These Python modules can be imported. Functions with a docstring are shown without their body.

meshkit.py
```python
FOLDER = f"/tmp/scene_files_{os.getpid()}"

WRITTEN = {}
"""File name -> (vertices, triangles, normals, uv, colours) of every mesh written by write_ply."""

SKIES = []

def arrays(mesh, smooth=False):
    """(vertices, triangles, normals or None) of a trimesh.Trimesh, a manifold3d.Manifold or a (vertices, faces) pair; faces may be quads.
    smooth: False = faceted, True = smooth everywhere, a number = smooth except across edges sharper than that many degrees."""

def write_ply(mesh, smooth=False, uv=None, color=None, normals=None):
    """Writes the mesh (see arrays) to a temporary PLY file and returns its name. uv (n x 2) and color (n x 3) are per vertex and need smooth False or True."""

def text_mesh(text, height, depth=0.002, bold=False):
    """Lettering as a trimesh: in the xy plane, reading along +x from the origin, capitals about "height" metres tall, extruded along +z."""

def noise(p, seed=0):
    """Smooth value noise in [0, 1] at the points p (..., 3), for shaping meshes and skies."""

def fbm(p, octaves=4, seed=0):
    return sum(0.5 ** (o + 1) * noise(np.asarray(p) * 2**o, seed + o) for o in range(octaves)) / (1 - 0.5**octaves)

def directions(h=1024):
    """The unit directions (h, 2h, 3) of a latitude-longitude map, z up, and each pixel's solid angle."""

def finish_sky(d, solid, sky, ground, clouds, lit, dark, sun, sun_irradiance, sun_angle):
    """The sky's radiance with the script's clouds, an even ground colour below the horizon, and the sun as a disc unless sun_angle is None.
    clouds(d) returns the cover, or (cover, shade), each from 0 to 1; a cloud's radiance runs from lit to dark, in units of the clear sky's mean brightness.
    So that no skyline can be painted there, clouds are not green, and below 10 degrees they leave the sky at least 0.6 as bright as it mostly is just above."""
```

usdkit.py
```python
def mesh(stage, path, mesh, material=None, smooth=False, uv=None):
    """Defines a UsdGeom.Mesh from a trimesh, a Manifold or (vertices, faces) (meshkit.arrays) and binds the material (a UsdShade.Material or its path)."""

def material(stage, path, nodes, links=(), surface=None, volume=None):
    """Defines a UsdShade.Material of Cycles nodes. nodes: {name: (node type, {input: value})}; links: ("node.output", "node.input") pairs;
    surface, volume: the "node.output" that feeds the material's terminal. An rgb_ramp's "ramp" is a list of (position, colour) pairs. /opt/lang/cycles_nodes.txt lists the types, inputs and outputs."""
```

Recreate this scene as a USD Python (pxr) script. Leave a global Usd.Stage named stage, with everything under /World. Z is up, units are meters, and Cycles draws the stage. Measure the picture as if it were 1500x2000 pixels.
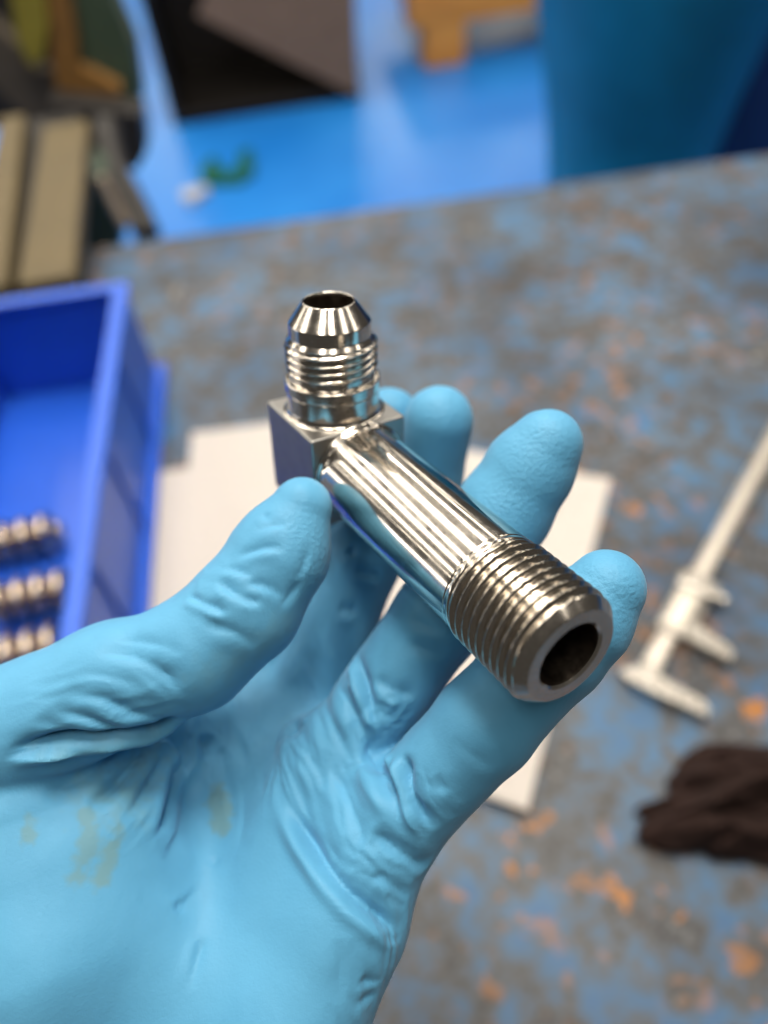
import math, random, numpy as np, trimesh, manifold3d as m3, usdkit, meshkit
from pxr import Usd, UsdGeom, UsdLux, UsdShade, Gf, Sdf
from scipy.spatial import cKDTree
from scipy.ndimage import map_coordinates
random.seed(5); rng = np.random.default_rng(5)
stage = Usd.Stage.CreateInMemory()
UsdGeom.SetStageUpAxis(stage, UsdGeom.Tokens.z); UsdGeom.SetStageMetersPerUnit(stage, 1.0)
UsdGeom.Xform.Define(stage, '/World'); UsdGeom.Scope.Define(stage, '/World/Looks')

# ------------------------------------------------------------------ camera
# lens of a phone: 26 mm equivalent. Camera frame: x right, y down, z forward (mm are used for what is held close to it).
F = 1502.0; H = 0.43
DN = np.array([.072, .634, .770]); DN /= np.linalg.norm(DN)
Zc = -DN; Yc = np.array([0, 0, 1.]) - Zc * Zc[2]; Yc /= np.linalg.norm(Yc); Xc = np.cross(Yc, Zc)
R = np.stack([Xc, Yc, Zc]); C = np.array([0, 0, H])
cam = UsdGeom.Camera.Define(stage, '/World/camera')
M4 = np.eye(4); M4[:3, 0] = R[:, 0]; M4[:3, 1] = -R[:, 1]; M4[:3, 2] = -R[:, 2]; M4[:3, 3] = C
cam.AddTransformOp().Set(Gf.Matrix4d(*M4.T.ravel().tolist()))
cam.CreateFocalLengthAttr(26.0); cam.CreateHorizontalApertureAttr(26 * 1500 / F); cam.CreateVerticalApertureAttr(26 * 2000 / F)
cam.CreateClippingRangeAttr(Gf.Vec2f(0.01, 100)); cam.CreateFocusDistanceAttr(0.132); cam.CreateFStopAttr(FSTOP := 6.3)
cam.CreateExposureAttr(0.86)

def W(p):                      # camera-frame millimetres -> world metres
    return np.asarray(p, float) @ R.T / 1000.0 + C
def ray(u, v): return R @ np.array([(u - 750) / F, (v - 1000) / F, 1.])
def at(u, v, z=0.0):           # where a sight line meets the level z
    d = ray(u, v); return C + d * ((z - H) / d[2])
def aty(u, v, y):
    d = ray(u, v); return C + d * (y / d[1])

# ------------------------------------------------------------------ light: rows of ceiling tubes in a dim workshop
MT = lambda n, nodes, links=(), surface='p.BSDF': usdkit.material(stage, '/World/Looks/' + n, nodes, links, surface=surface)
dome = UsdLux.DomeLight.Define(stage, '/World/ambient')
dm = usdkit.material(stage, '/World/Looks/ambient', {'b': ('background_shader', {'color': (1.0, .93, .84), 'strength': 0.035})}, surface='b.background')
UsdShade.MaterialBindingAPI.Apply(dome.GetPrim()).Bind(dm)
def tube(name, x, y, z, lx, ly, power, color=(1, .92, .80)):
    l = UsdLux.RectLight.Define(stage, '/World/' + name)
    l.CreateWidthAttr(lx); l.CreateHeightAttr(ly); l.CreateIntensityAttr(power * 1.35); l.CreateColorAttr(Gf.Vec3f(*color)); l.CreateNormalizeAttr(False)
    l.AddTranslateOp().Set(Gf.Vec3d(x, y, z)); return l
k = 0
for x, wd, pw in ((-8.5, .5, 4.), (-4.6, .70, 3.2), (-2.45, .26, 5.2), (-1.55, .15, 5.5), (-1.1, .26, .22), (-.72, .34, 2.2), (-.28, .18, .22), (.12, .14, 6.5), (1.1, .12, 5.), (2.1, .12, 5.), (3.2, .12, 5.)):
    for y in (2.3, 4.9):
        tube('ceiling_tube_%03d' % k, x, y, 1.9, wd, 2.2, pw); k += 1
for x in (-3.2, -1.9, -.6, .7, 2.0):
    tube('ceiling_tube_%03d' % k, x, 9.4, 1.9, .4, 3.2, 3.2); k += 1
for x, y, wd, ly, pw in ((-2.0, .55, .40, .9, 3.2), (-.42, -.32, .22, .6, 6.), (.24, -.32, .22, .6, 6.), (-.06, .62, .14, .7, 27.), (.34, .62, .14, .7, 27.), (1.3, -.2, .34, .9, 2.), (-.45, 1.25, .22, .55, 12.), (2.7, .6, .2, 1.2, 4.)):
    tube('ceiling_panel_%03d' % k, x, y, 1.9, wd, ly, pw); k += 1
wl = tube('side_window', -4.4, 1.35, .02, .34, 2.4, 2.2, (1, .93, .84)); wl.AddRotateYOp().Set(-90.0)
# ------------------------------------------------------------------ helpers
used = {}
def numbered(path):
    n = used.get(path, -1) + 1; used[path] = n
    return path if n == 0 else '%s_%03d' % (path, n)
def tag(prim, label=None, cat=None, group=None, kind=None):
    for key, val in (('label', label), ('category', cat), ('group', group), ('kind', kind)):
        if val: prim.SetCustomDataByKey(key, val)
    return prim
def thing(name, label, cat, loc=(0, 0, 0), rotz=0, group=None, kind=None):
    x = UsdGeom.Xform.Define(stage, numbered('/World/' + name))
    x.AddTranslateOp().Set(Gf.Vec3d(*map(float, loc)))
    if rotz: x.AddRotateZOp().Set(float(rotz))
    return tag(x.GetPrim(), label, cat, group, kind)
def obj(name, mesh, mat, parent=None, smooth=False, **kw):
    p = numbered((str(parent.GetPath()) if parent is not None else '/World') + '/' + name)
    return tag(usdkit.mesh(stage, p, mesh, mat, smooth).GetPrim(), **kw)
def cat(ms): return trimesh.util.concatenate([m if isinstance(m, trimesh.Trimesh) else trimesh.Trimesh(*meshkit.arrays(m)[:2], process=False) for m in ms])
def rbox(x0, x1, y0, y1, z0, z1, r=.002, n=8):
    r = min(r, (x1 - x0) / 2.01, (y1 - y0) / 2.01, (z1 - z0) / 2.01)
    s = m3.Manifold.sphere(r, n)
    return m3.Manifold.batch_hull([s.translate((x, y, z)) for x in (x0 + r, x1 - r) for y in (y0 + r, y1 - r) for z in (z0 + r, z1 - r)])
def extrude(poly, t):          # polygon in xy, thickness t in z
    return m3.Manifold.extrude(m3.CrossSection([np.asarray(poly, float)], m3.FillRule.NonZero), t)
def lathe(prof, n=96):         # profile (r, z) -> vertices, faces round z
    prof = np.asarray(prof, float); th = np.linspace(0, 2 * np.pi, n, endpoint=False)
    v = np.stack([prof[:, None, 0] * np.cos(th), prof[:, None, 0] * np.sin(th), np.repeat(prof[:, None, 1], n, 1)], -1).reshape(-1, 3)
    i, j = np.meshgrid(np.arange(len(prof) - 1), np.arange(n), indexing='ij'); j2 = (j + 1) % n
    q = np.stack([i * n + j, i * n + j2, (i + 1) * n + j2, (i + 1) * n + j], -1).reshape(-1, 4)
    return v, q
def shapely_fillet(pts, r=.15, k=3):   # round the corners of an open profile by cutting them
    pts = [np.asarray(p, float) for p in pts]; out = [pts[0]]
    for a, b, c in zip(pts[:-2], pts[1:-1], pts[2:]):
        d1, d2 = a - b, c - b; l1, l2 = np.linalg.norm(d1), np.linalg.norm(d2); rr = min(r, l1 * .45, l2 * .45)
        p, q = b + d1 / l1 * rr, b + d2 / l2 * rr
        out += [(1 - t) ** 2 * p + 2 * t * (1 - t) * b + t * t * q for t in np.linspace(0, 1, k)]
    return out + [pts[-1]]

# ------------------------------------------------------------------ materials
def paint(n, color, rough=.5, spec=.5, bump=0, scale=300., var=.12, vscale=30., metallic=0.):
    c = np.array(color)
    nodes = {'g': ('geometry', {}), 'n': ('noise_texture', {'scale': vscale, 'detail': 5, 'roughness': .6}),
             'r': ('rgb_ramp', {'ramp': [(.3, tuple(c * (1 - var))), (.7, tuple(np.minimum(c * (1 + var), 1)))]}),
             'p': ('principled_bsdf', {'roughness': rough, 'specular_ior_level': spec, 'metallic': metallic})}
    links = [('g.position', 'n.vector'), ('n.fac', 'r.fac'), ('r.color', 'p.base_color')]
    if bump:
        nodes['bn'] = ('noise_texture', {'scale': scale, 'detail': 3}); nodes['b'] = ('bump', {'strength': bump, 'distance': .001})
        links += [('g.position', 'bn.vector'), ('bn.fac', 'b.height'), ('b.normal', 'p.normal')]
    return MT(n, nodes, links)

def steel(n, color=(.70, .63, .545), rough=.17, streak=0.0, axis='z', scale=2500., lo=.7, hi=1.4):
    nodes = {'t': ('texture_coordinate', {}), 'm': ('mapping', {'scale': (40., 40., scale) if axis == 'z' else (scale, 40., 40.)}), 'n': ('noise_texture', {'scale': 1.0, 'detail': 3}),
             'n2': ('noise_texture', {'scale': 260., 'detail': 6, 'roughness': .65}), 'rr': ('map_range', {'from_min': .3, 'from_max': .7, 'to_min': rough * lo, 'to_max': rough * hi}),
             'p': ('principled_bsdf', {'base_color': color, 'metallic': 1.0, 'roughness': rough})}
    links = [('t.object', 'm.vector'), ('m.vector', 'n.vector'), ('t.object', 'n2.vector'), ('n2.fac', 'rr.value'), ('rr.result', 'p.roughness')]
    if streak:
        nodes['b'] = ('bump', {'strength': streak, 'distance': .00004}); links += [('n.fac', 'b.height'), ('b.normal', 'p.normal')]
    return MT(n, nodes, links)
S_turned = steel('turned_steel', streak=.06, rough=.14, axis='x', color=(.68, .63, .565))
S_polish = steel('polished_steel', rough=.16, streak=.03, color=(.70, .65, .585))
S_face = steel('faced_steel', rough=.2, color=(.62, .60, .58))
S_thread = steel('threaded_steel', rough=.15, streak=.05, color=(.66, .60, .52), axis='x')
S_milled = steel('milled_steel', rough=.36, color=(.34, .335, .325), lo=.93, hi=1.08)
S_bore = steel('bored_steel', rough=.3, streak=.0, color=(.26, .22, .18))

# ------------------------------------------------------------------ floor (blue painted workshop floor)
floor_mat = MT('floor_paint', {'g': ('geometry', {}), 'n': ('noise_texture', {'scale': 2.2, 'detail': 6, 'roughness': .6}),
    'r': ('rgb_ramp', {'ramp': [(.3, (.010, .19, .68)), (.7, (.026, .27, .80))]}),
    'p': ('principled_bsdf', {'roughness': .33, 'specular_ior_level': .6})}, [('g.position', 'n.vector'), ('n.fac', 'r.fac'), ('r.color', 'p.base_color')])
FZ = -.80
obj('floor', (np.array([[-8, .4, FZ], [8, .4, FZ], [8, 14, FZ], [-8, 14, FZ]], float), np.array([[0, 1, 2, 3]])), floor_mat, label='bright blue painted workshop floor', kind='structure')

# ------------------------------------------------------------------ workbench, its worn blue paint
ang = math.radians(2.8); ca, sa = math.cos(ang), math.sin(ang)
bench_mat = MT('worn_bench_paint', {'g': ('geometry', {}),
    'n1': ('noise_texture', {'scale': 20., 'detail': 9, 'roughness': .66, 'distortion': .15}),
    'r1': ('rgb_ramp', {'ramp': [(.36, (.022, .085, .205)), (.44, (.040, .105, .200)), (.485, (.054, .082, .122)), (.52, (.066, .067, .071)), (.565, (.024, .024, .028)), (.63, (.155, .158, .16))]}),
    'ng': ('noise_texture', {'scale': 75., 'detail': 8, 'roughness': .7}), 'ma': ('mix_float', {'fac': .5}),
    'n2': ('noise_texture', {'scale': 58., 'detail': 5, 'roughness': .6, 'distortion': .2}), 'r2': ('rgb_ramp', {'ramp': [(.57, (0, 0, 0)), (.62, (1, 1, 1))]}),
    'nm': ('noise_texture', {'scale': 9., 'detail': 3}), 'rm': ('rgb_ramp', {'ramp': [(.40, (0, 0, 0)), (.58, (1, 1, 1))]}), 'mu': ('math', {'math_type': 'multiply'}),
    'xyz': ('separate_xyz', {}), 'fy': ('map_range', {'from_min': .22, 'from_max': .60, 'to_min': 1.0, 'to_max': .42, 'clamp': True}), 'mu2': ('math', {'math_type': 'multiply'}),
    'mx': ('mix_color', {'b': (.30, .115, .018)}),
    'n3': ('noise_texture', {'scale': 6., 'detail': 4}), 'r3': ('rgb_ramp', {'ramp': [(.33, (.62, .66, .72)), (.67, (1.45, 1.42, 1.38))]}), 'm3': ('mix_color', {'blend_type': 'multiply', 'fac': 1.0, 'use_clamp': False}),
    'b': ('bump', {'strength': .6, 'distance': .0008}), 'p': ('principled_bsdf', {'roughness': .50, 'specular_ior_level': .36})},
    [('g.position', 'n1.vector'), ('g.position', 'ng.vector'), ('n1.fac', 'ma.a'), ('ng.fac', 'ma.b'), ('ma.result', 'r1.fac'), ('g.position', 'n2.vector'), ('n2.fac', 'r2.fac'), ('g.position', 'nm.vector'), ('nm.fac', 'rm.fac'),
     ('r2.color', 'mu.value1'), ('rm.color', 'mu.value2'), ('g.position', 'xyz.vector'), ('xyz.y', 'fy.value'), ('mu.value', 'mu2.value1'), ('fy.result', 'mu2.value2'), ('mu2.value', 'mx.fac'), ('r1.color', 'mx.a'),
     ('g.position', 'n3.vector'), ('n3.fac', 'r3.fac'), ('mx.result', 'm3.a'), ('r3.color', 'm3.b'), ('m3.result', 'p.base_color'), ('ma.result', 'b.height'), ('b.normal', 'p.normal')])
bench = thing('workbench', 'steel workbench top with worn blue paint, grey bare patches and rust flecks', 'workbench', (0, .779, 0), 2.8)
obj('bench_top', rbox(-.95, 1.15, -1.02, 0, -.012, 0, .003), bench_mat, bench, 30)
obj('bench_frame', cat([rbox(-.92, 1.12, -.06, -.02, -.075, -.0125, .003), rbox(-.92, 1.12, -1.0, -.96, -.075, -.0125, .003)]), paint('bench_frame_paint', (.10, .17, .28), .5), bench, 30)
# ------------------------------------------------------------------ the elbow fitting (local frame: x = pipe axis N, y = across, z = flare axis J; millimetres -> metres)
FO = np.array([-10.6, -14.18, 169.81]); FN = np.array([.51569, .477847, -.711144]); FJ = np.array([-.008928, -.826982, -.562158])
FN /= np.linalg.norm(FN); FJ -= FN * (FN @ FJ); FJ /= np.linalg.norm(FJ); FW = np.cross(FJ, FN)
fit = UsdGeom.Xform.Define(stage, numbered('/World/elbow_fitting'))
FM = np.eye(4); FM[:3, 0] = R @ FN; FM[:3, 1] = R @ FW; FM[:3, 2] = R @ FJ; FM[:3, 3] = W(FO)
fit.AddTransformOp().Set(Gf.Matrix4d(*FM.T.ravel().tolist())); fit = fit.GetPrim()
tag(fit, 'shiny stainless steel elbow pipe fitting held between gloved thumb and fingers', 'pipe fitting')
def alongx(vf):                # lathe round z -> round x, and mm to m
    v, f = vf; return np.stack([v[:, 2], v[:, 0], v[:, 1]], 1) * .001, f
def mm(vf): return vf[0] * .001, vf[1]
def threaded(r_of, z0, z1, pitch, depth, fade0=.8, fade1=.8, n=192, per=18, crest=.18, root=.12):
    zs = np.linspace(z0, z1, int((z1 - z0) / pitch * per) + 1); th = np.linspace(0, 2 * np.pi, n + 1)
    t = (zs[:, None] / pitch - th[None] / (2 * np.pi)) % 1.0
    d = np.abs(t - .5) * 2                      # 0 crest .. 1 root
    prof = np.clip((d - crest) / (1 - crest - root), 0, 1)
    f = np.clip((zs - z0) / fade0, 0, 1) * np.clip((z1 - zs) / fade1, 0, 1); f = f * f * (3 - 2 * f)
    r = r_of(zs)[:, None] - depth * (prof * f[:, None] + (1 - f[:, None]) * .55)
    v = np.stack([r * np.cos(th), r * np.sin(th), np.repeat(zs[:, None], n + 1, 1)], -1).reshape(-1, 3)
    i, j = np.meshgrid(np.arange(len(zs) - 1), np.arange(n), indexing='ij'); a = i * (n + 1) + j
    return v, np.stack([a, a + 1, a + n + 2, a + n + 1], -1).reshape(-1, 4)
# square forged body, bored both ways
bl = rbox(-10.64, 11.06, -10.98, 10.98, -11.6, 9.79, .55, 16)
bl = bl - m3.Manifold.cylinder(40, 4.9, 4.9, 64).translate((0, 0, -2)) - m3.Manifold.cylinder(40, 5.7, 5.7, 64).rotate((0, 90, 0))
bv = meshkit.arrays(bl); obj('square_body', (bv[0] * .001, bv[1]), S_milled, fit, 25)
# stem
prof = shapely_fillet([(9.0, 10.9), (10.85, 11.0), (10.75, 11.5), (10.15, 12.2), (10.02, 13.2), (10.02, 55.6), (9.92, 55.75), (9.92, 56.2), (10.1, 56.4), (10.1, 57.0), (9.6, 57.3)], .25, 4)
obj('stem', alongx(lathe(prof, 160)), S_turned, fit, 40)
obj('pipe_thread', alongx(threaded(lambda z: 10.45 + 0 * z, 57.0, 73.9, 1.814, 1.05, 1.2, .7, 224, 20, .07, .05)), S_thread, fit, 32)
obj('end_face', alongx(lathe(shapely_fillet([(9.6, 73.7), (10.05, 73.75), (9.9, 73.95), (8.55, 75.38), (8.45, 75.43), (6.25, 75.43), (5.84, 75.0)], .08, 3), 160)), S_polish, fit, 40)
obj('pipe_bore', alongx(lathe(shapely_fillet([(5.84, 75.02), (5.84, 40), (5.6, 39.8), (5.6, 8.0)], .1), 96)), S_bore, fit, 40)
# flare end
base = shapely_fillet([(9.2, 9.7), (10.9, 9.8), (10.1, 10.1), (9.66, 10.9), (9.62, 14.6), (9.45, 14.75), (9.45, 14.95), (9.98, 15.05), (9.98, 17.1), (9.8, 17.35), (8.75, 17.45), (8.6, 17.7), (8.6, 19.2)], .18, 4)
obj('collar', mm(lathe(base, 160)), S_polish, fit, 40)
obj('flare_thread', mm(threaded(lambda z: 9.52 + 0 * z, 19.0, 25.6, 1.5875, .95, .7, .55, 192, 18, .16, .10)), S_polish, fit, 50)
nose = shapely_fillet([(8.9, 25.5), (9.0, 25.55), (8.45, 26.3), (8.31, 26.5), (8.31, 29.14), (5.35, 33.18), (5.2, 33.24), (5.05, 33.2), (4.95, 33.0), (4.9, 32.5)], .12, 4)
obj('flare_cone', mm(lathe(nose, 160)), S_polish, fit, 40)
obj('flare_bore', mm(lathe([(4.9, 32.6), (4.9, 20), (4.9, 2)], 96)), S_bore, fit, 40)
# ------------------------------------------------------------------ the gloved left hand: skeleton in the camera's frame (pixel, depth in mm, radius in mm), one skin by surface nets
def c3(u, v, z): return np.array([(u - 750) * z / F, (v - 1000) * z / F, z])
def chain(*js): return [(c3(*j[:3]), j[3]) for j in js]
THUMB = chain((590, 990, 150, 5.9), (547, 1082, 150, 9.1), (480, 1188, 149, 10.2), (382, 1276, 149, 10.5), (225, 1335, 149, 11.3), (30, 1425, 149, 12.8))
INDEX = chain((512, 1400, 187, 10.5), (625, 1130, 187, 9.2), (725, 930, 195, 8.2), (762, 815, 190, 7.4))
MIDDLE = chain((577, 1420, 180, 10.5), (700, 1100, 180, 9.2), (835, 930, 187, 8.3), (856, 822, 179, 8.1))
RING = chain((658, 1490, 161, 10.2), (850, 1213, 157, 9.05), (985, 995, 158.5, 9.8), (1035, 915, 156, 9.0), (1066, 870, 154, 7.3))
PINKY = chain((775, 1598, 149, 9.7), (945, 1415, 142.5, 9.25), (1085, 1268, 140, 9.0), (1140, 1207, 139, 8.6), (1183, 1150, 138, 6.9))
PALM = [chain((512, 1400, 185, 11), (300, 1850, 164, 14), (120, 2250, 152, 17)), chain((577, 1420, 178, 11), (380, 1870, 161, 14), (200, 2300, 150, 18)),
        chain((650, 1500, 162, 11), (470, 1880, 153, 14), (320, 2300, 148, 18)), chain((748, 1610, 150, 10.6), (665, 1790, 148, 12.7), (560, 2010, 145, 14.5), (440, 2300, 145, 18)),
        chain((30, 1590, 151, 15), (100, 1850, 148, 20), (160, 2250, 148, 20)), chain((210, 1640, 154, 14), (330, 1950, 150, 14)), chain((240, 1440, 168, 12), (480, 1390, 186, 11)), chain((110, 1510, 160, 14), (330, 1500, 178, 11))]
WRIST = chain((230, 2300, 149, 22), (100, 2900, 140, 24)), chain((420, 2300, 147, 20), (330, 2900, 138, 23))
def cone_sdf(P, a, ra, b, rb):
    ba = b - a; L2 = ba @ ba; t = np.clip((P - a) @ ba / L2, 0, 1)
    return np.linalg.norm(P - a - t[:, None] * ba, axis=1) - (ra + (rb - ra) * t)
def smin(a, b, k):
    h = np.clip(.5 + .5 * (b - a) / k, 0, 1); return b * (1 - h) + a * h - k * h * (1 - h)
def chain_sdf(P, ch, k):
    d = None
    for (a, ra), (b, rb) in zip(ch[:-1], ch[1:]):
        e = cone_sdf(P, a, ra, b, rb); d = e if d is None else smin(d, e, k)
    return d
def hand_sdf(P):
    palm = None
    for ch in PALM:
        e = chain_sdf(P, ch, 3); palm = e if palm is None else smin(palm, e, 9)
    for ch in WRIST: palm = smin(palm, chain_sdf(P, ch, 3), 10)
    fingers = None
    for ch in (INDEX, MIDDLE, RING, PINKY):
        e = chain_sdf(P, ch, 2.0); fingers = e if fingers is None else smin(fingers, e, .8)
    d = smin(palm, fingers, 3.5)
    return smin(d, chain_sdf(P, THUMB, 4), 1.4)
def surface_nets(f, lo, hi, h, block=6, reach=2.2):
    n = np.ceil((hi - lo) / h / block).astype(int) * block + 1
    nb = (n - 1) // block
    ci = np.stack(np.meshgrid(*[np.arange(k) for k in nb], indexing='ij'), -1).reshape(-1, 3)
    d = f(lo + (ci + .5) * block * h); act = np.abs(d) < block * h * .87 + reach
    mask = np.zeros(n, bool)
    for b in ci[act] * block: mask[b[0]:b[0] + block + 1, b[1]:b[1] + block + 1, b[2]:b[2] + block + 1] = True
    val = np.full(n, 1e3, np.float32); idx = np.argwhere(mask)
    val[mask] = np.concatenate([f(lo + p * h) for p in np.array_split(idx, max(1, len(idx) // 400000))])
    # cells whose eight corners are all known
    offs = np.array(list(np.ndindex(2, 2, 2)))
    ok = np.ones(n - 1, bool); neg = np.zeros(n - 1, np.int8)
    for o in offs:
        s = tuple(slice(o[k], n[k] - 1 + o[k]) for k in range(3)); ok &= mask[s]; neg += val[s] < 0
    cells = np.argwhere(ok & (neg > 0) & (neg < 8)); vid = np.full(n - 1, -1, np.int64); vid[tuple(cells.T)] = np.arange(len(cells))
    acc = np.zeros((len(cells), 3)); cnt = np.zeros(len(cells))
    for a in offs:
        for k in range(3):
            if a[k]: continue
            b = a.copy(); b[k] = 1; va = val[tuple((cells + a).T)]; vb = val[tuple((cells + b).T)]
            x = (va < 0) != (vb < 0); t = np.where(x, va / np.where(x, va - vb, 1), 0)
            p = np.repeat(a[None].astype(float), len(cells), 0); p[:, k] += t; acc[x] += p[x]; cnt[x] += 1
    V = lo + (cells + acc / cnt[:, None]) * h; Q = []
    for k in range(3):
        s0 = [slice(0, n[j]) for j in range(3)]; s1 = list(s0); s0[k] = slice(0, n[k] - 1); s1[k] = slice(1, n[k])
        cr = np.argwhere(mask[tuple(s0)] & mask[tuple(s1)] & ((val[tuple(s0)] < 0) != (val[tuple(s1)] < 0)))
        i, j = (k + 1) % 3, (k + 2) % 3; cr = cr[(cr[:, i] > 0) & (cr[:, j] > 0) & (cr[:, i] < n[i] - 1) & (cr[:, j] < n[j] - 1)]
        def cell(di, dj): c = cr.copy(); c[:, i] -= di; c[:, j] -= dj; return vid[tuple(c.T)]
        q = np.stack([cell(1, 1), cell(0, 1), cell(0, 0), cell(1, 0)], 1); flip = val[tuple(cr.T)] > 0; q[flip] = q[flip][:, ::-1]
        Q.append(q[(q >= 0).all(1)])
    return V, np.concatenate(Q)
def vnormals(v, q):
    n = np.zeros_like(v); c = np.cross(v[q[:, 2]] - v[q[:, 0]], v[q[:, 3]] - v[q[:, 1]])
    for k in range(4): np.add.at(n, q[:, k], c)
    return n / np.maximum(np.linalg.norm(n, axis=1, keepdims=True), 1e-12)
HV, HQ = surface_nets(hand_sdf, np.array([-125., -45, 105]), np.array([55., 190, 212]), .48)
for _ in range(2):
    acc = np.zeros_like(HV); cnt = np.zeros(len(HV))
    for k in range(4): np.add.at(acc, HQ[:, k], HV[HQ[:, (k + 1) % 4]]); np.add.at(cnt, HQ[:, k], 1); np.add.at(acc, HQ[:, k], HV[HQ[:, k - 1]]); np.add.at(cnt, HQ[:, k], 1)
    HV = HV * .4 + .6 * acc / cnt[:, None]
HN = vnormals(HV, HQ)
# folds of the glove: each a line on the skin (found where the sight line meets it), pressed in or raised along the skin's normal
TREE_PX = None
def skin(u, v):                # the skin's nearest point on a sight line
    px = 750 + F * HV[:, 0] / HV[:, 2]; py = 1000 + F * HV[:, 1] / HV[:, 2]
    d2 = (px - u) ** 2 + (py - v) ** 2; c = np.where(d2 < 81)[0]
    if len(c) == 0: return None
    return HV[c[np.argmin(HV[c, 2] + .004 * d2[c])]]
def spline(pts, step=.35):
    pts = np.array(pts, float); n = len(pts)
    if n == 2: pts = np.array([pts[0], (pts[0] + pts[1]) / 2, pts[1]]); n = 3
    t = np.linspace(0, n - 1, 40 * (n - 1) + 1); k0 = np.clip(t.astype(int), 0, n - 2); f = (t - k0)[:, None]
    A, B, C_, D = pts[np.maximum(k0 - 1, 0)], pts[k0], pts[k0 + 1], pts[np.minimum(k0 + 2, n - 1)]
    return .5 * (2 * B + (C_ - A) * f + (2 * A - 5 * B + 4 * C_ - D) * f ** 2 + (3 * B - A - 3 * C_ + D) * f ** 3)
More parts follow.
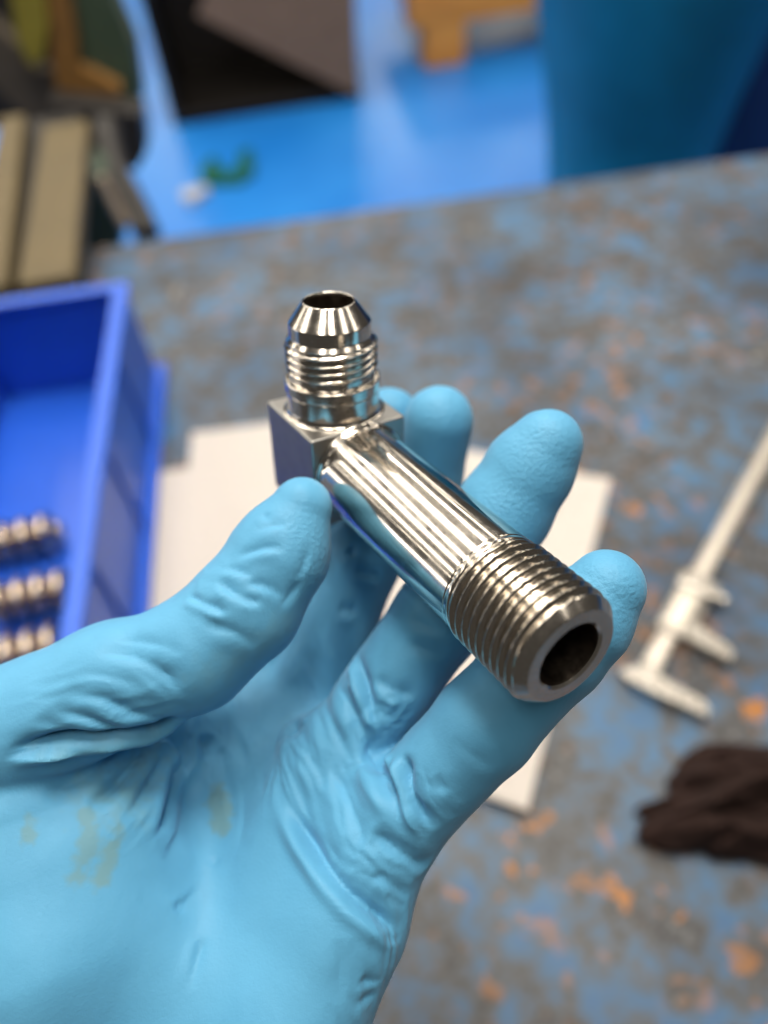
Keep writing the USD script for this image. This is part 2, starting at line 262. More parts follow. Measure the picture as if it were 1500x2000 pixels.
# (pixels..., width mm, depth mm (+ groove, - ridge), one-sided lip 0..1)
c2 = lambda *p: [(x * .56, 880 + y * .56) for x, y in p]
c5 = lambda *p: [(560 + x / 3.75, 1000 + y / 3.75) for x, y in p]
c3x = lambda *p: [(500 + x / 1.875, 1000 + y / 1.875) for x, y in p]
FOLDS = [
 # thumb: folds round its base and the deep crease under it
 (c2((10, 1050), (200, 1032), (450, 1008), (560, 985), (622, 940)), 1.3, 3.4, .7), (c2((100, 958), (300, 985), (460, 1000)), 1.3, .8, .5), (c2((165, 908), (290, 940), (400, 980), (520, 985)), 1.2, 1.0, .6),
 (c2((210, 845), (350, 870), (470, 930), (585, 948)), 1.3, 1.0, .6), (c2((330, 850), (440, 890), (560, 935)), 1.0, .6, .5), (c2((330, 690), (470, 715), (560, 780), (640, 850)), 1.6, .8, .6), (c2((380, 648), (520, 668), (640, 720)), 1.5, .55, .5),
 (c2((250, 770), (400, 790), (520, 850)), 1.5, .4, .5),
 (c2((640, 500), (700, 530), (800, 572)), .75, .8, .8), (c2((735, 440), (800, 480), (860, 520), (930, 535)), .9, .7, .7), (c2((770, 395), (830, 415), (900, 450)), .7, .4, .6), (c2((850, 455), (940, 475), (1030, 535)), 1.0, .55, .6),
 (c2((800, 370), (880, 350), (960, 340), (1000, 355)), .9, .5, .6), (c2((870, 175), (905, 205), (925, 240)), .8, .45, .6), (c2((880, 270), (960, 250), (1010, 260)), 1.0, .35, .5), (c2((700, 600), (820, 640), (900, 700)), 1.5, .5, .5),
 (c2((1040, 470), (1075, 400), (1090, 320)), 1.0, .35, .3), (c2((980, 560), (1040, 500), (1060, 450)), 1.2, .4, .3),
 # web of the thumb, fanning into the palm
 (c2((615, 950), (632, 1030), (622, 1130), (590, 1270), (548, 1360)), 1.3, 1.6, .9), (c2((590, 990), (570, 1080), (500, 1190), (430, 1290)), 1.5, .9, .6), (c2((540, 1010), (480, 1080), (390, 1160), (300, 1230)), 1.6, .9, .6),
 (c2((470, 1030), (360, 1090), (250, 1150), (150, 1190)), 1.7, .7, .5), (c2((400, 1030), (250, 1070), (90, 1110)), 1.8, .5, .4), (c2((600, 1100), (560, 1200), (480, 1300)), 1.6, -.7, 0), (c2((650, 1100), (660, 1200), (630, 1330), (570, 1440)), 1.8, .6, .4),
 # folds running down the palm from the fingers
 (c2((708, 880), (715, 980), (722, 1080)), 1.6, 1.3, .5), (c2((760, 900), (775, 1050), (790, 1180), (800, 1330)), 2.0, .6, .4), (c2((820, 1080), (830, 1250), (825, 1400)), 2.2, .4, .4),
 (c2((880, 870), (905, 1000), (985, 1170), (1035, 1300), (1110, 1420), (1220, 1545), (1360, 1645), (1415, 1690)), 1.3, 2.0, .9), (c2((940, 740), (965, 860), (1010, 960), (1075, 1080), (1130, 1180)), 1.6, 1.2, .6),
 (c2((1000, 880), (1060, 1000), (1160, 1130), (1230, 1290), (1270, 1400)), 1.7, .9, .6), (c2((1080, 790), (1120, 900), (1180, 1010), (1240, 1130)), 1.8, .8, .6), (c2((1150, 1090), (1200, 1200), (1230, 1260)), 1.4, .5, .4),
 (c2((640, 1550), (620, 1600)), 1.0, .4, .4), (c2((705, 1680), (685, 1760), (660, 1880)), 1.0, .45, .4), (c2((700, 1500), (660, 1560), (625, 1620)), 1.0, .3, .3), (c2((735, 1400), (745, 1440)), .8, .3, .3),
 (c3x((285, 610), (345, 740), (420, 880), (480, 1030), (540, 1150)), 1.5, 1.5, .9), (c3x((330, 620), (400, 760), (470, 900), (520, 1010)), 1.7, -1.0, 0), (c3x((200, 780), (270, 930), (330, 1080), (390, 1260)), 1.8, .9, .6), (c3x((100, 740), (160, 830), (200, 930)), 1.6, .8, .4),
 (c3x((395, 1150), (480, 1230), (600, 1300), (640, 1310)), 1.4, 1.2, .8), (c3x((380, 1180), (470, 1280), (590, 1350)), 1.3, .7, .5), (c3x((425, 1325), (490, 1360), (570, 1420)), 1.1, .7, .5), (c3x((470, 1390), (520, 1430), (560, 1450)), .9, .5, .4), (c3x((420, 1240), (500, 1310), (610, 1360)), 1.2, .6, .5),
 (c3x((300, 1330), (400, 1430), (500, 1500)), 1.5, .6, .5), (c3x((470, 1540), (510, 1570), (550, 1560)), 1.2, .5, .4), (c3x((300, 1560), (310, 1660), (300, 1800)), 2.0, .35, .3), (c3x((380, 1720), (430, 1730), (470, 1720)), 1.0, .5, .4), (c3x((370, 1800), (420, 1790), (450, 1780)), 1.0, .4, .4),
 # root of the little finger
 (c3x((530, 870), (528, 930), (545, 1010), (590, 1100), (662, 1180)), 1.1, 2.0, 1.0), (c3x((560, 960), (650, 1010), (720, 1010)), 1.6, .3, .3), (c3x((700, 830), (800, 900), (880, 960)), 2.0, .3, .3),
 # index, middle and ring: creases at the joints and roots
 (c5((330, 340), (500, 430), (720, 510)), 1.0, 1.0, .7), (c5((350, 210), (420, 260), (480, 300)), 1.2, .9, .5), (c5((210, 655), (380, 700), (540, 740)), 1.4, .9, .6),

 (c5((490, 1010), (492, 1150), (560, 1340), (680, 1650)), 1.1, 1.7, .9), (c5((530, 1200), (700, 1370), (840, 1420)), 1.2, -.7, 0), (c5((600, 1180), (700, 1270), (840, 1340), (960, 1380)), 1.3, .7, .5), (c5((620, 1420), (720, 1500), (840, 1530)), 1.1, .6, .4),
 (c5((870, 760), (1000, 830), (1160, 890)), 1.4, .5, .4), (c5((880, 940), (1020, 1030), (1180, 1090)), 1.5, .5, .4),
]
disp = np.zeros(len(HV)); dneg = disp.copy(); dpos = disp.copy(); tree = cKDTree(HV)
fr = np.random.default_rng(3); EXTRA = []
for pts, wd, dp, lip in FOLDS:          # finer companions beside the strong folds
    if abs(dp) < .65 or len(pts) < 3 or all(600 < u < 960 and v < 1440 for u, v in pts) or all(u < 600 and v < 1230 for u, v in pts): continue
    P = np.array(pts, float); n = np.gradient(P, axis=0); n = np.stack([-n[:, 1], n[:, 0]], 1) / np.maximum(np.linalg.norm(n, axis=1, keepdims=True), 1e-6)
    s = fr.choice([-1, 1]); off = np.linspace(14, fr.uniform(18, 34), len(P)) * s
    a_, b_ = sorted(fr.uniform(0, 1, 2)); Q = (P + n * off[:, None]); k_ = max(3, int(len(Q) * .7)); st = fr.integers(0, len(Q) - k_ + 1)
    EXTRA.append((Q[st:st + k_].tolist(), wd * .7, abs(dp) * .38, .5))
for pts, wd, dp, lip in FOLDS + EXTRA:
    P3 = [p for p in (skin(u, v) for u, v in pts) if p is not None]
    if len(P3) < 2: continue
    md = np.median([p[2] for p in P3]); P3 = [p for p in P3 if abs(p[2] - md) < (4.5 if all(600 < u < 960 and v < 1440 for u, v in pts) else 18)]
    if len(P3) < 2: continue
    long_ = len(pts) >= 4 and pts[0][1] > 1230; wd *= 1.0 if long_ else .85; dp *= 1.32 if long_ else 1.2; L = spline(P3); cand = np.unique(np.concatenate(tree.query_ball_point(L[::6], wd * 5 + 1.2)).astype(int))
    dd, ii = cKDTree(L).query(HV[cand]); t = ii / (len(L) - 1); env = np.clip(np.minimum(t, 1 - t) * 3.2, 0, 1); env = env * env * (3 - 2 * env)
    tang = np.gradient(L, axis=0)[ii]; side = np.einsum('ij,ij->i', np.cross(HN[cand], tang), HV[cand] - L[ii]); side = np.sign(side)
    wob = 1 + .25 * np.sin(t * 9 + dp * 7)
    ww = wd * np.where((side > 0) & (lip > 0), 1.5, .62); prof = -dp * (.5 * np.exp(-(dd / ww) ** 2) + .5 * np.exp(-1.5 * dd / ww))
    if dp > 0: prof += lip * dp * .55 * np.exp(-((dd - 1.9 * wd) / (1.1 * wd)) ** 2) * (side < 0)
    q_ = prof * env * wob; dneg[cand] = np.minimum(dneg[cand], q_); dpos[cand] = np.maximum(dpos[cand], q_)
disp = dneg + dpos
for _ in range(1):
    acc = np.zeros(len(HV)); cnt = np.zeros(len(HV))
    for k in range(4): np.add.at(acc, HQ[:, k], disp[HQ[:, (k + 1) % 4]] + disp[HQ[:, k - 1]]); np.add.at(cnt, HQ[:, k], 2)
    disp = .5 * disp + .5 * acc / cnt
low = meshkit.fbm(HV * .045, 3, 3) - .5; med = meshkit.fbm(HV * np.array([.16, .10, .13]), 3, 9) - .5
disp += .9 * low + .35 * med
# tight small wrinkles where the film bunches up: long thin ridges along a direction, in patches
def bunch(u, v, du, dv, radius, amp, wave):
    p = skin(u, v); q = skin(u + du, v + dv)
    if p is None or q is None: return
    d = q - p; d /= np.linalg.norm(d); rel = HV - p; r = np.linalg.norm(rel, axis=1); m = r < radius; rel = rel[m]
    al = rel @ d; pe = rel - al[:, None] * d
    s = np.stack([pe[:, 0] / wave, pe[:, 1] / wave, pe[:, 2] / wave], 1) + d * (al / (wave * 7))[:, None] + .35 * (meshkit.fbm(HV[m] * .2, 2, 31) - .5)[:, None]
    rid = 1 - np.abs(meshkit.fbm(s, 2, int(u) % 97) - .5) * 5
    disp[m] += amp * np.clip(rid, -.2, 1) * (1 - (r[m] / radius) ** 2) ** 1.5
for a_ in ((250, 1440, 60, -18, 15, .3, 3.0), (120, 1420, 60, -6, 14, .3, 2.8), (300, 1330, 50, 26, 12, .14, 2.6), (290, 1540, -34, 52, 13, .5, 2.6), (440, 1170, 46, 26, 10, .16, 2.2), (400, 1130, 40, 20, 8, .16, 2.0), (430, 1450, 4, 60, 14, .7, 3.0),
           (640, 1600, 36, 52, 15, .28, 2.6), (740, 1690, 46, 30, 11, .28, 2.2), (700, 1500, 24, 48, 11, .22, 2.4), (770, 1830, 4, 40, 10, .4, 2.2), (730, 1950, 6, 40, 10, .35, 2.4), (760, 1400, 40, 18, 7, .4, 1.8), (850, 1560, 30, 40, 8, .3, 1.8), (560, 1480, 16, 50, 14, .6, 3.0), (600, 1300, 20, 50, 9, .4, 2.2)): bunch(*a_)
HV = HV + HN * np.clip(disp, -4.0, 1.5)[:, None]
for _ in range(1):
    acc = np.zeros_like(HV); cnt = np.zeros(len(HV))
    for k in range(4): np.add.at(acc, HQ[:, k], HV[HQ[:, (k + 1) % 4]]); np.add.at(cnt, HQ[:, k], 1); np.add.at(acc, HQ[:, k], HV[HQ[:, k - 1]]); np.add.at(cnt, HQ[:, k], 1)
    HV = HV * .6 + .4 * acc / cnt[:, None]
# greenish oil stains with ragged edges, and the grip texture of the fingertips
STAIN = np.zeros(len(HV)); GRAIN = np.zeros(len(HV)); rag_n = meshkit.fbm(HV * .5, 4, 21)
def blot(pts, r, amt, hard):
    P3 = [p for p in (skin(u, v) for u, v in pts) if p is not None]
    if not P3: return
    L = spline(P3) if len(P3) > 1 else np.array(P3); dd, _ = cKDTree(L).query(HV)
    np.maximum(STAIN, amt * np.clip((1 - dd / r + (rag_n - .5) * 2.0) / hard, 0, 1), out=STAIN)
blot(c2((750, 1200), (770, 1270), (768, 1300)), 2.9, .62, .6); blot(c2((420, 1310), (390, 1400), (370, 1480)), 2.4, .62, .8); blot(c2((320, 1250), (310, 1380), (270, 1480)), 2.2, .55, .7)
blot(c2((100, 1290), (112, 1340)), 1.9, .55, .6); blot(c2((560, 1030), (500, 1110), (440, 1200), (350, 1180)), 7, .42, 1.2); blot(c2((200, 1090), (330, 1060), (520, 1020)), 5, .25, 1.2); blot(c2((1000, 620), (880, 720), (750, 790)), 5, .2, 1.2)
for (u, v), r in (((1050, 880), 13), ((1190, 1150), 12), ((615, 1040), 9), ((630, 1110), 8), ((857, 810), 10), ((1000, 980), 10)):
    p = skin(u, v)
    if p is not None: GRAIN = np.maximum(GRAIN, np.clip(1.4 * (1 - np.linalg.norm(HV - p, axis=1) / r), 0, 1) * .55)
HN = vnormals(HV, HQ)
print('hand', len(HV), len(HQ))
glove_mat = MT('nitrile_glove', {'g': ('geometry', {}), 'n': ('noise_texture', {'scale': 60., 'detail': 4}), 'r': ('rgb_ramp', {'ramp': [(.3, (.075, .280, .475)), (.7, (.088, .310, .515))]}),
    'a': ('attribute', {'attribute': 'stain'}), 'mx': ('mix_color', {'b': (.13, .23, .21)}), 'bn': ('noise_texture', {'scale': 1500., 'detail': 3}), 'b': ('bump', {'strength': .12, 'distance': .0004}),
    'a2': ('attribute', {'attribute': 'grain'}), 'vn': ('noise_texture', {'scale': 1100., 'detail': 2, 'roughness': .4}), 'b2': ('bump', {'distance': .0004}),
    'p': ('principled_bsdf', {'roughness': .56, 'specular_ior_level': .26, 'sheen_weight': .10, 'subsurface_weight': .0})},
    [('g.position', 'n.vector'), ('n.fac', 'r.fac'), ('a.fac', 'mx.fac'), ('r.color', 'mx.a'), ('mx.result', 'p.base_color'), ('g.position', 'bn.vector'), ('bn.fac', 'b.height'),
     ('g.position', 'vn.vector'), ('vn.fac', 'b2.height'), ('a2.fac', 'b2.strength'), ('b.normal', 'b2.normal'), ('b2.normal', 'p.normal')])
hand_prim = obj('gloved_hand', (W(HV), HQ), glove_mat, None, True, label='left hand in a light blue nitrile glove, palm up, gripping the steel fitting', cat='hand')
pv = UsdGeom.PrimvarsAPI(hand_prim)
for nm, arr in (('stain', STAIN), ('grain', GRAIN)): pv.CreatePrimvar(nm, Sdf.ValueTypeNames.FloatArray, 'vertex').Set(arr.astype(np.float32).tolist())
# ------------------------------------------------------------------ papers on the bench
paper_mat = MT('paper', {'t': ('texture_coordinate', {}), 'm': ('mapping', {'scale': (28., 330., 1.)}), 'n': ('noise_texture', {'scale': 1.0, 'detail': 2}), 'r': ('rgb_ramp', {'ramp': [(.60, (.49, .455, .43)), (.70, (.33, .315, .30))]}),
    'nl': ('noise_texture', {'scale': 14., 'detail': 2}), 'rl': ('rgb_ramp', {'ramp': [(.5, (0, 0, 0)), (.62, (.8, .8, .8))]}), 'mx': ('mix_color', {'a': (.49, .455, .43)}), 'p': ('principled_bsdf', {'roughness': .7, 'specular_ior_level': .3})},
    [('t.object', 'm.vector'), ('m.vector', 'n.vector'), ('n.fac', 'r.fac'), ('t.object', 'nl.vector'), ('nl.fac', 'rl.fac'), ('rl.color', 'mx.fac'), ('r.color', 'mx.b'), ('mx.result', 'p.base_color')])
def sheet(name, label, corner, rot, w, l, z, seed, thick=.0006):
    # corner = the sheet's far right corner; it runs w to the left and l towards the viewer; slightly curled
    nx, ny = 24, 32; x, y = np.meshgrid(np.linspace(-w, 0, nx), np.linspace(-l, 0, ny))
    zz = .0015 * meshkit.fbm(np.stack([x * 9 + seed, y * 9, x * 0], -1), 3, seed) + .0022 * np.clip((x + w * .12) / (w * .12), 0, 1) ** 2 * np.clip((y + l * .3) / (l * .3), 0, 1)
    v = np.stack([x, y, zz + thick], -1).reshape(-1, 3); vb = v.copy(); vb[:, 2] -= thick
    i, j = np.meshgrid(np.arange(ny - 1), np.arange(nx - 1), indexing='ij'); a = i * nx + j; q = np.stack([a, a + 1, a + nx + 1, a + nx], -1).reshape(-1, 4)
    n = nx * ny; rim = np.concatenate([np.arange(nx), np.arange(1, ny) * nx + nx - 1, n - 2 - np.arange(nx - 1), (ny - 2 - np.arange(ny - 2)) * nx])
    r2 = np.roll(rim, -1); side = np.stack([rim + n, r2 + n, r2, rim], 1)
    t = thing(name, label, 'paper', (corner[0], corner[1], z), rot)
    obj('page', (np.vstack([v, vb]), np.vstack([q, q[:, ::-1] + n, side])), paper_mat, t, 35)
sheet('paper_sheet', 'white printed sheet nearest the blue bin, partly tucked under another sheet', (-.040, .4215), 0, .158, .24, .0005, 3)
sheet('paper_sheet', 'white printed sheet lying on top of another, behind the thumb', (.035, .4575), 0, .1815, .257, .0035, 8)
sheet('paper_sheet', 'cream printed sheet turned askew, behind the ring and little fingers', (.164, .3554), -25.5, .176, .246, .0062, 5)

# ------------------------------------------------------------------ blue storage bin with rows of small fittings
BZ = .095; bx0 = -.1822 + .0; by0 = .5388
bin_mat = paint('bin_plastic', (.014, .095, .56), .36, .5, 0, var=.05)
sb = thing('storage_bin', 'deep blue plastic storage bin with a wide rim, holding steel fittings', 'storage bin', (bx0, by0, 0), 2.8)
BW, BL = .135, .355
obj('bin_floor', rbox(-BW + .001, -.001, -BL + .001, -.001, .0015, .0045, .001), bin_mat, sb, 30)
for nm, b in (('side_wall', (-.0035, 0, -BL, 0)), ('side_wall', (-BW, -BW + .0035, -BL, 0)), ('end_wall', (-BW + .0036, -.0036, -.0035, 0)), ('end_wall', (-BW + .0036, -.0036, -BL, -BL + .0035))):
    hh = BZ - .004 if b[2] != -BL or nm == 'side_wall' else .05
    obj(nm, rbox(*b, .0015, hh, .0012), bin_mat, sb, 30)
def ring(x0, x1, y0, y1, win, wout, z0, z1):
    o = rbox(x0 - wout, x1 + wout, y0 - wout, y1 + wout, z0, z1, .0025, 12)
    return o - rbox(x0 + win, x1 - win, y0 + win, y1 - win, z0 - .01, z1 + .01, .002)
obj('rim', ring(-BW, 0, -BL, 0, .0075, .0035, BZ - .0045, BZ), bin_mat, sb, 30)
obj('base_lip', ring(-BW, 0, -BL, 0, .0, .0075, .0008, .009), bin_mat, sb, 30)
for y in (-.09, -.18, -.27):
    obj('side_rib', rbox(.0003, .0030, y - .0012, y + .0012, .0095, BZ - .0047, .0008), bin_mat, sb, 30)
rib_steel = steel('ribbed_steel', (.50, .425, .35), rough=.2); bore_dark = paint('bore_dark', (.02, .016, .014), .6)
def ribbed_fitting(label, u, v, rot, proto):
    p = at(u, v, .0195)
    x = UsdGeom.Xform.Define(stage, numbered('/World/ribbed_fitting')); x.AddTranslateOp().Set(Gf.Vec3d(*map(float, p))); x.AddRotateZOp().Set(float(rot)); pr = x.GetPrim()
    if proto is None:              # axis along -x from the open end
        turn = lambda vf: (np.stack([-vf[0][:, 2], vf[0][:, 0], vf[0][:, 1]], 1), vf[1][:, ::-1])
        for k_ in range(4):
            z = k_ * .0132
            obj('rib', turn(lathe([(.0072, z)] + [(   .0078 + .0070 * math.sin(math.pi * t) ** .7, z + .0132 * t) for t in np.linspace(.04, .96, 17)] + [(.0072, z + .0132)], 48)), rib_steel, pr, 45)
        obj('open_end', turn(lathe(shapely_fillet([(.0045, .006), (.0045, -.004), (.0066, -.004), (.0074, -.003), (.0074, .0005)], .0005, 3), 48)), rib_steel, pr, 45)
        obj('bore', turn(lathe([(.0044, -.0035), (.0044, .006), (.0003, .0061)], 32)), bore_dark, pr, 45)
    else:
        pr.GetReferences().AddInternalReference(proto.GetPath()); pr.SetInstanceable(True)
    return tag(pr, label, 'steel fitting', 'ribbed steel fittings in the blue bin')
proto = None
for u, v, lab in ((108, 1038, 'shiny ribbed steel fitting lying sideways in the bin, farthest from the glove'), (142, 1147, 'shiny ribbed steel fitting lying sideways in the bin, middle one of three'), (126, 1257, 'shiny ribbed steel fitting lying sideways in the bin, just above the glove')):
    p_ = ribbed_fitting(lab, u, v, 8, proto); proto = proto or p_

# ------------------------------------------------------------------ caliper
cal_a, cal_b = at(1258, 1326, .006), at(1498, 880, .006); dvec = (cal_b - cal_a)[:2]; crot = math.degrees(math.atan2(dvec[1], dvec[0]))
cal_mat = steel('caliper_steel', (.40, .375, .34), rough=.30)
cl = thing('caliper', 'pale satin steel sliding caliper lying open on the bench', 'caliper', (cal_a[0], cal_a[1], 0), crot)
def plate(poly, z0, z1, b=.0006):
    cs = m3.CrossSection([np.asarray(poly, float)], m3.FillRule.NonZero); inn = cs.offset(-b, m3.JoinType.Round, 2.0, 12)
    return m3.Manifold.batch_hull([m3.Manifold.extrude(inn, z1 - z0).translate((0, 0, z0)), m3.Manifold.extrude(cs, z1 - z0 - 2 * b).translate((0, 0, z0 + b))]) if False else m3.Manifold.extrude(cs.offset(-b, m3.JoinType.Round, 2.0, 12).offset(b, m3.JoinType.Round, 2.0, 12), z1 - z0).translate((0, 0, z0))
# local: x along the beam away from the fixed jaw, measuring jaws towards -y (right of the picture)
obj('beam', rbox(-.004, .300, -.0058, .0058, .003, .0068, .0008), cal_mat, cl, 30)
obj('beam_groove', rbox(.012, .298, -.0022, .0022, .0066, .0070, .0002), steel('caliper_scale', (.60, .55, .49), .45), cl, 30)
obj('fixed_jaw', plate([(-.0065, .0080), (.0035, .0080), (.0050, -.006), (.0036, -.034), (.000, -.039), (-.0040, -.0385), (-.0068, -.010)], .0026, .0092), cal_mat, cl, 40)
obj('fixed_upper_jaw', plate([(-.005, .0073), (.002, .0073), (.001, .0120), (-.003, .0130)], .0034, .0064), cal_mat, cl, 40)
obj('sliding_jaw', plate([(.0385, -.007), (.0505, -.007), (.050, -.012), (.0450, -.034), (.0415, -.0375), (.0370, -.0365), (.0378, -.012)], .0026, .0092), cal_mat, cl, 40)
obj('slider', rbox(.036, .080, -.0085, .0085, .0020, .0105, .0012), cal_mat, cl, 30)
obj('slider_window', rbox(.041, .067, -.0056, .0050, .0104, .0110, .0003), steel('caliper_window', (.62, .57, .5), .45), cl, 30)
obj('clamp_block', rbox(.071, .083, -.0155, .0105, .0018, .0125, .0020), cal_mat, cl, 30)
obj('clamp_screw', m3.Manifold.cylinder(.005, .0034, .0034, 32).rotate((90, 0, 0)).translate((.077, -.0155, .0068)), cal_mat, cl, 30)
obj('fine_screw', m3.Manifold.cylinder(.026, .0024, .0024, 24).rotate((0, 90, 0)).translate((.049, -.0105, .0060)), cal_mat, cl, 30)

# ------------------------------------------------------------------ dark brown cloth
c0 = at(1395, 1590, .0)
nx = ny = 120; gx, gy = np.meshgrid(np.linspace(-1, 1, nx), np.linspace(-1, 1, ny))
rad = np.hypot(gx, gy); lim = np.maximum(np.abs(gx), np.abs(gy)); sc = np.where(rad > 0, lim / np.maximum(rad, 1e-9), 1)
px, py = gx * sc, gy * sc                                     # square grid onto a disc
edge = 1 + .42 * (meshkit.fbm(np.stack([np.cos(np.arctan2(py, px)) * 2 + 5, np.sin(np.arctan2(py, px)) * 2, 0 * px], -1), 3, 2) - .5) * 2
X_, Y_ = px * .074 * edge, py * .033 * edge
fold = meshkit.fbm(np.stack([X_ * 14 + Y_ * 25, Y_ * 62 - X_ * 12, 0 * X_], -1), 3, 11); fold = 1 - np.abs(fold - .5) * 4
hgt = .003 + (1 - np.hypot(px, py) ** 3) * (.007 + .022 * np.clip(fold, 0, 1)) + .006 * meshkit.fbm(np.stack([X_ * 140, Y_ * 140, X_ * 0], -1), 4, 4)
top = np.stack([X_, Y_, hgt], -1).reshape(-1, 3); bot = np.stack([X_ * .985, Y_ * .985, np.full_like(X_, .0008)], -1).reshape(-1, 3)
i, j = np.meshgrid(np.arange(ny - 1), np.arange(nx - 1), indexing='ij'); a = i * nx + j; q = np.stack([a, a + 1, a + nx + 1, a + nx], -1).reshape(-1, 4)
n = nx * ny; rim = np.concatenate([np.arange(nx), np.arange(1, ny) * nx + nx - 1, n - 2 - np.arange(nx - 1), (ny - 2 - np.arange(ny - 2)) * nx]); r2 = np.roll(rim, -1)
rag = obj('cloth', (np.vstack([top, bot]), np.vstack([q, q[:, ::-1] + n, np.stack([rim + n, r2 + n, r2, rim], 1)])), paint('cloth_brown', (.019, .0095, .008), .9, .2, .6, 900, .3, 60), None, True,
          label='crumpled dark brown cloth lying on the bench below the caliper', cat='cloth')
x = UsdGeom.Xformable(rag); x.AddTranslateOp().Set(Gf.Vec3d(c0[0] + .037, c0[1] - .001, 0)); x.AddRotateZOp().Set(-4.)

# ------------------------------------------------------------------ beyond the bench: things standing on the floor
def front_poly(name, pts, y, depth, mat, parent=None, **kw):   # upright plate facing the bench at distance y, outline given by sight lines, depth going away
    P = np.array([aty(u, v, y) for u, v in pts]); m = extrude(P[:, [0, 2]], depth); vv, ff, _ = meshkit.arrays(m)
    vv = np.stack([vv[:, 0], y + vv[:, 2], vv[:, 1]], 1); return obj(name, (vv, ff[:, ::-1]), mat, parent, **kw)
# dark cabinet with an open front
black = paint('cabinet_black', (.012, .010, .009), .7, .2); brown = paint('board_brown', (.17, .105, .065), .7)
cb = thing('dark_cabinet', 'black open-fronted cabinet standing on the blue floor', 'cabinet', (-.26, 3.0, FZ), 5.)
cw, ch, cd = .35, 1.0, .45
obj('side_panel', rbox(-cw, -cw + .03, 0, cd, .0, ch, .004), black, cb, 30); obj('side_panel', rbox(cw - .03, cw, 0, cd, .0, ch, .004), black, cb, 30)
obj('back_panel', rbox(-cw + .031, cw - .031, cd - .03, cd, .0, ch, .004), black, cb, 30); obj('bottom_panel', rbox(-cw + .031, cw - .031, .002, cd - .031, .0, .04, .004), black, cb, 30)
obj('top_panel', rbox(-cw + .031, cw - .031, .002, cd - .031, ch - .04, ch, .004), black, cb, 30)
bd = front_poly('leaning_board', [(700, 188), (384, 30), (420, -60), (560, -130), (690, -130)], 2.985, .012, brown, label='brown board leaning askew across the front of the black cabinet', cat='board')
# timber skid
wood = MT('skid_wood', {'g': ('geometry', {}), 'm': ('mapping', {'scale': (2., 14., 14.)}), 'n': ('noise_texture', {'scale': 2., 'detail': 5}), 'r': ('rgb_ramp', {'ramp': [(.3, (.62, .23, .035)), (.7, (.80, .35, .065))]}), 'p': ('principled_bsdf', {'roughness': .6})},
          [('g.position', 'm.vector'), ('m.vector', 'n.vector'), ('n.fac', 'r.fac'), ('r.color', 'p.base_color')])
sk = thing('wooden_pallet', 'orange-brown wooden pallet with a block foot standing on the blue floor', 'pallet', (.43, 3.23, FZ), 6.)
obj('foot_block', rbox(-.075, .085, 0, .14, .0, .150, .004), wood, sk, 30); obj('foot_block', rbox(.68, .83, 0, .14, .0, .150, .004), wood, sk, 30)
for k_ in range(4):
    obj('deck_board', rbox(-.13, .88, -.01 + .16 * k_, .135 + .16 * k_, .2002, .275, .005), wood, sk, 30)
obj('bearer', rbox(-.13, .88, -.005, .13, .1502, .200, .004), wood, sk, 30)
# teal tapered waste bin and navy cabinet behind the bench
teal = paint('teal_plastic', (.003, .145, .28), .4, .45, 0, var=.25, vscale=6.)
dr = thing('waste_bin', 'tall tapered teal-blue plastic bin just behind the bench', 'waste bin', (.520, 1.36, FZ))
obj('bin_body', lathe(shapely_fillet([(.0005, .0), (.11, .0), (.125, .3), (.155, .6), (.205, .87), (.215, 1.0)], .05, 6), 96), teal, dr, 40)
obj('bin_mouth', lathe(shapely_fillet([(.214, .99), (.224, .992), (.224, 1.012), (.20, 1.012), (.19, .9), (.0005, .88)], .006, 3), 96), teal, dr, 40)
nv = thing('navy_cabinet', 'dark navy cabinet at the right behind the teal bin', 'cabinet', (1.02, 1.62, FZ), 3.)
navy = paint('navy_paint', (.004, .022, .11), .5)
obj('cabinet_body', rbox(-.30, .45, 0, .5, .0, .98, .01), navy, nv, 30); obj('cabinet_door', rbox(-.28, .06, -.018, -.001, .03, .95, .006), navy, nv, 30); obj('cabinet_door', rbox(.07, .43, -.018, -.001, .03, .95, .006), navy, nv, 30)
# machine at the left behind the bench
beige = paint('beige_paint', (.088, .063, .022), .6); olive = paint('green_grey_paint', (.045, .075, .05), .5); dk = paint('machine_black', (.014, .012, .011), .6); yel = paint('machine_yellow', (.22, .19, .025), .5); rust = paint('machine_brown', (.20, .10, .025), .55); greyb = paint('machine_grey', (.07, .058, .045), .5)
mc = thing('bench_machine', 'green-grey bench machine with two beige flat rails, yellow guard and black hose', 'machine')
def bar_between(name, p0, p1, w, t, mat, up=(0, 0, 1)):      # flat bar whose top face runs p0 -> p1
    p0, p1 = np.asarray(p0), np.asarray(p1); d = p1 - p0; L = np.linalg.norm(d); d /= L; s = np.cross(d, up); s /= np.linalg.norm(s); u = np.cross(s, d)
    v, f, _ = meshkit.arrays(rbox(0, L, -w / 2, w / 2, -t, 0, .003)); v = p0 + v[:, :1] * d - v[:, 1:2] * s + v[:, 2:] * u
    return obj(name, (v, f), mat, mc, 30)
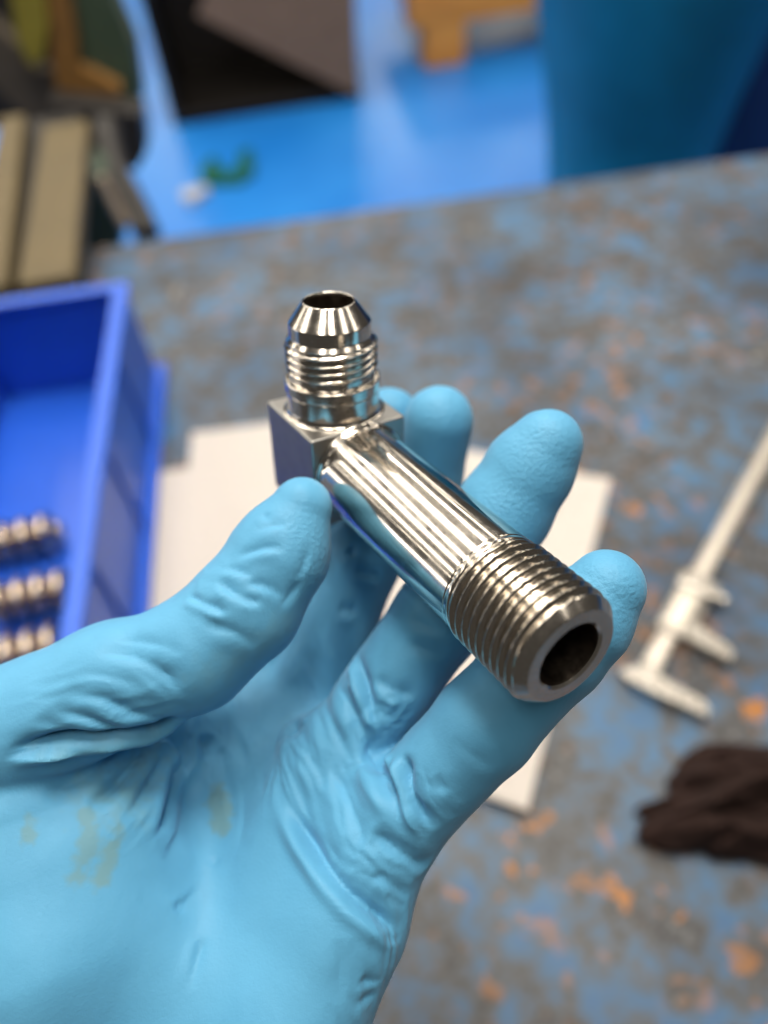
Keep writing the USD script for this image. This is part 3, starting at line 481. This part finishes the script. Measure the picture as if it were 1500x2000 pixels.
def tube_path(pts, r, n=14, sub=8):
    pts = np.asarray(pts, float); t = np.linspace(0, len(pts) - 1, (len(pts) - 1) * sub + 1); k0 = np.clip(t.astype(int), 0, len(pts) - 2); fr = (t - k0)[:, None]
    P0, P1, P2, P3 = pts[np.maximum(k0 - 1, 0)], pts[k0], pts[k0 + 1], pts[np.minimum(k0 + 2, len(pts) - 1)]
    c = .5 * (2 * P1 + (P2 - P0) * fr + (2 * P0 - 5 * P1 + 4 * P2 - P3) * fr ** 2 + (3 * P1 - P0 - 3 * P2 + P3) * fr ** 3)
    d = np.gradient(c, axis=0); d /= np.linalg.norm(d, axis=1, keepdims=True); a = np.cross(d, [.3, .2, .9]); a /= np.linalg.norm(a, axis=1, keepdims=True); b = np.cross(d, a)
    th = np.linspace(0, 2 * np.pi, n, endpoint=False); v = (c[:, None] + r * (np.cos(th)[None, :, None] * a[:, None] + np.sin(th)[None, :, None] * b[:, None])).reshape(-1, 3)
    i, j = np.meshgrid(np.arange(len(c) - 1), np.arange(n), indexing='ij'); j2 = (j + 1) % n; q = np.stack([i * n + j, i * n + j2, (i + 1) * n + j2, (i + 1) * n + j], -1).reshape(-1, 4)
    v = np.vstack([v, c[0], c[-1]]); m = len(c) * n; tri = [[m, (k + 1) % n, k] for k in range(n)] + [[m + 1, m - n + k, m - n + (k + 1) % n] for k in range(n)]
    return v, np.vstack([q[:, [0, 1, 2]], q[:, [0, 2, 3]], np.array(tri)])
RZ = .050
bar_between('beige_rail', at(88, 545, RZ), at(128, 238, RZ), .052, .020, beige)
bar_between('beige_rail', at(-22, 560, RZ), at(22, 225, RZ), .030, .020, beige)
bar_between('rail_bed', at(35, 552, .03), at(75, 230, .03), .10, .028, dk)
def block_at(name, u, v, z, sx, sy, sz, mat, rz=0, parent=mc):
    p = at(u, v, z); vv, ff, _ = meshkit.arrays(rbox(-sx / 2, sx / 2, -sy / 2, sy / 2, -sz, 0, .006)); c_, s_ = math.cos(math.radians(rz)), math.sin(math.radians(rz))
    vv = np.stack([vv[:, 0] * c_ - vv[:, 1] * s_ + p[0], vv[:, 0] * s_ + vv[:, 1] * c_ + p[1], vv[:, 2] + p[2]], 1); return obj(name, (vv, ff), mat, parent, 30)
front_poly('green_column', [(128, -40), (205, -40), (262, 90), (276, 190), (268, 262), (195, 262), (150, 150)], 1.16, .05, olive, mc)
front_poly('green_foot', [(150, 330), (198, 345), (236, 440), (238, 486), (136, 496), (140, 420)], .90, .06, olive, mc)
front_poly('yellow_guard', [(18, -30), (78, -30), (94, 45), (84, 110), (62, 130), (34, 80)], 1.12, .03, yel, mc)
front_poly('brown_clamp', [(92, -30), (130, -30), (150, 90), (150, 130), (232, 172), (246, 232), (170, 250), (120, 215), (100, 120)], 1.13, .025, rust, mc)
front_poly('back_plate', [(-60, -40), (150, -40), (200, 250), (-60, 250)], 1.20, .02, dk, mc)
front_poly('dark_bracket', [(-20, 40), (30, 90), (60, 140), (105, 140), (125, 225), (60, 240), (-20, 160)], 1.14, .03, greyb, mc)
front_poly('dark_housing', [(95, 205), (275, 225), (285, 300), (268, 330), (170, 335), (110, 300)], 1.08, .05, dk, mc)
obj('black_hose', tube_path([aty(205, 240, 1.0), aty(225, 330, .95), aty(262, 400, .91), aty(290, 462, .87)], .016), dk, mc, True)
obj('grey_lever', tube_path([aty(196, 345, .89), aty(222, 395, .885), aty(246, 440, .88)], .007), paint('lever_grey', (.30, .25, .2), .4), mc, True)
# scraps on the floor by the bench
def lump(name, poly_px, z, t, mat, label, c_):
    P = np.array([at(u, v, z) for u, v in poly_px]); cs = m3.CrossSection([P[::-1, :2] if np.cross(P[1, :2] - P[0, :2], P[2, :2] - P[1, :2]) < 0 else P[:, :2]], m3.FillRule.NonZero)
    m = m3.Manifold.extrude(cs, t).refine_to_length(.012); vv, ff, _ = meshkit.arrays(m); up = vv[:, 2] > t * .5
    vv[:, 2] = np.where(up, t * (.3 + 1.2 * meshkit.fbm(vv * 22, 3, 6)), 0) + FZ + .002; return obj(name, (vv, ff), mat, None, True, label=label, cat=c_)
lump('green_scrap', [(392, 352), (410, 322), (424, 318), (436, 340), (464, 342), (470, 306), (492, 296), (496, 345), (470, 364), (400, 366)], FZ, .02, paint('scrap_green', (.003, .10, .06), .5), 'small dark green plastic scrap lying on the blue floor', 'scrap')
lump('white_scrap', [(355, 388), (366, 378), (405, 374), (410, 382), (392, 390), (382, 402), (366, 403)], FZ, .02, paint('scrap_white', (.48, .48, .50), .6), 'crumpled white paper scrap lying on the blue floor', 'scrap')
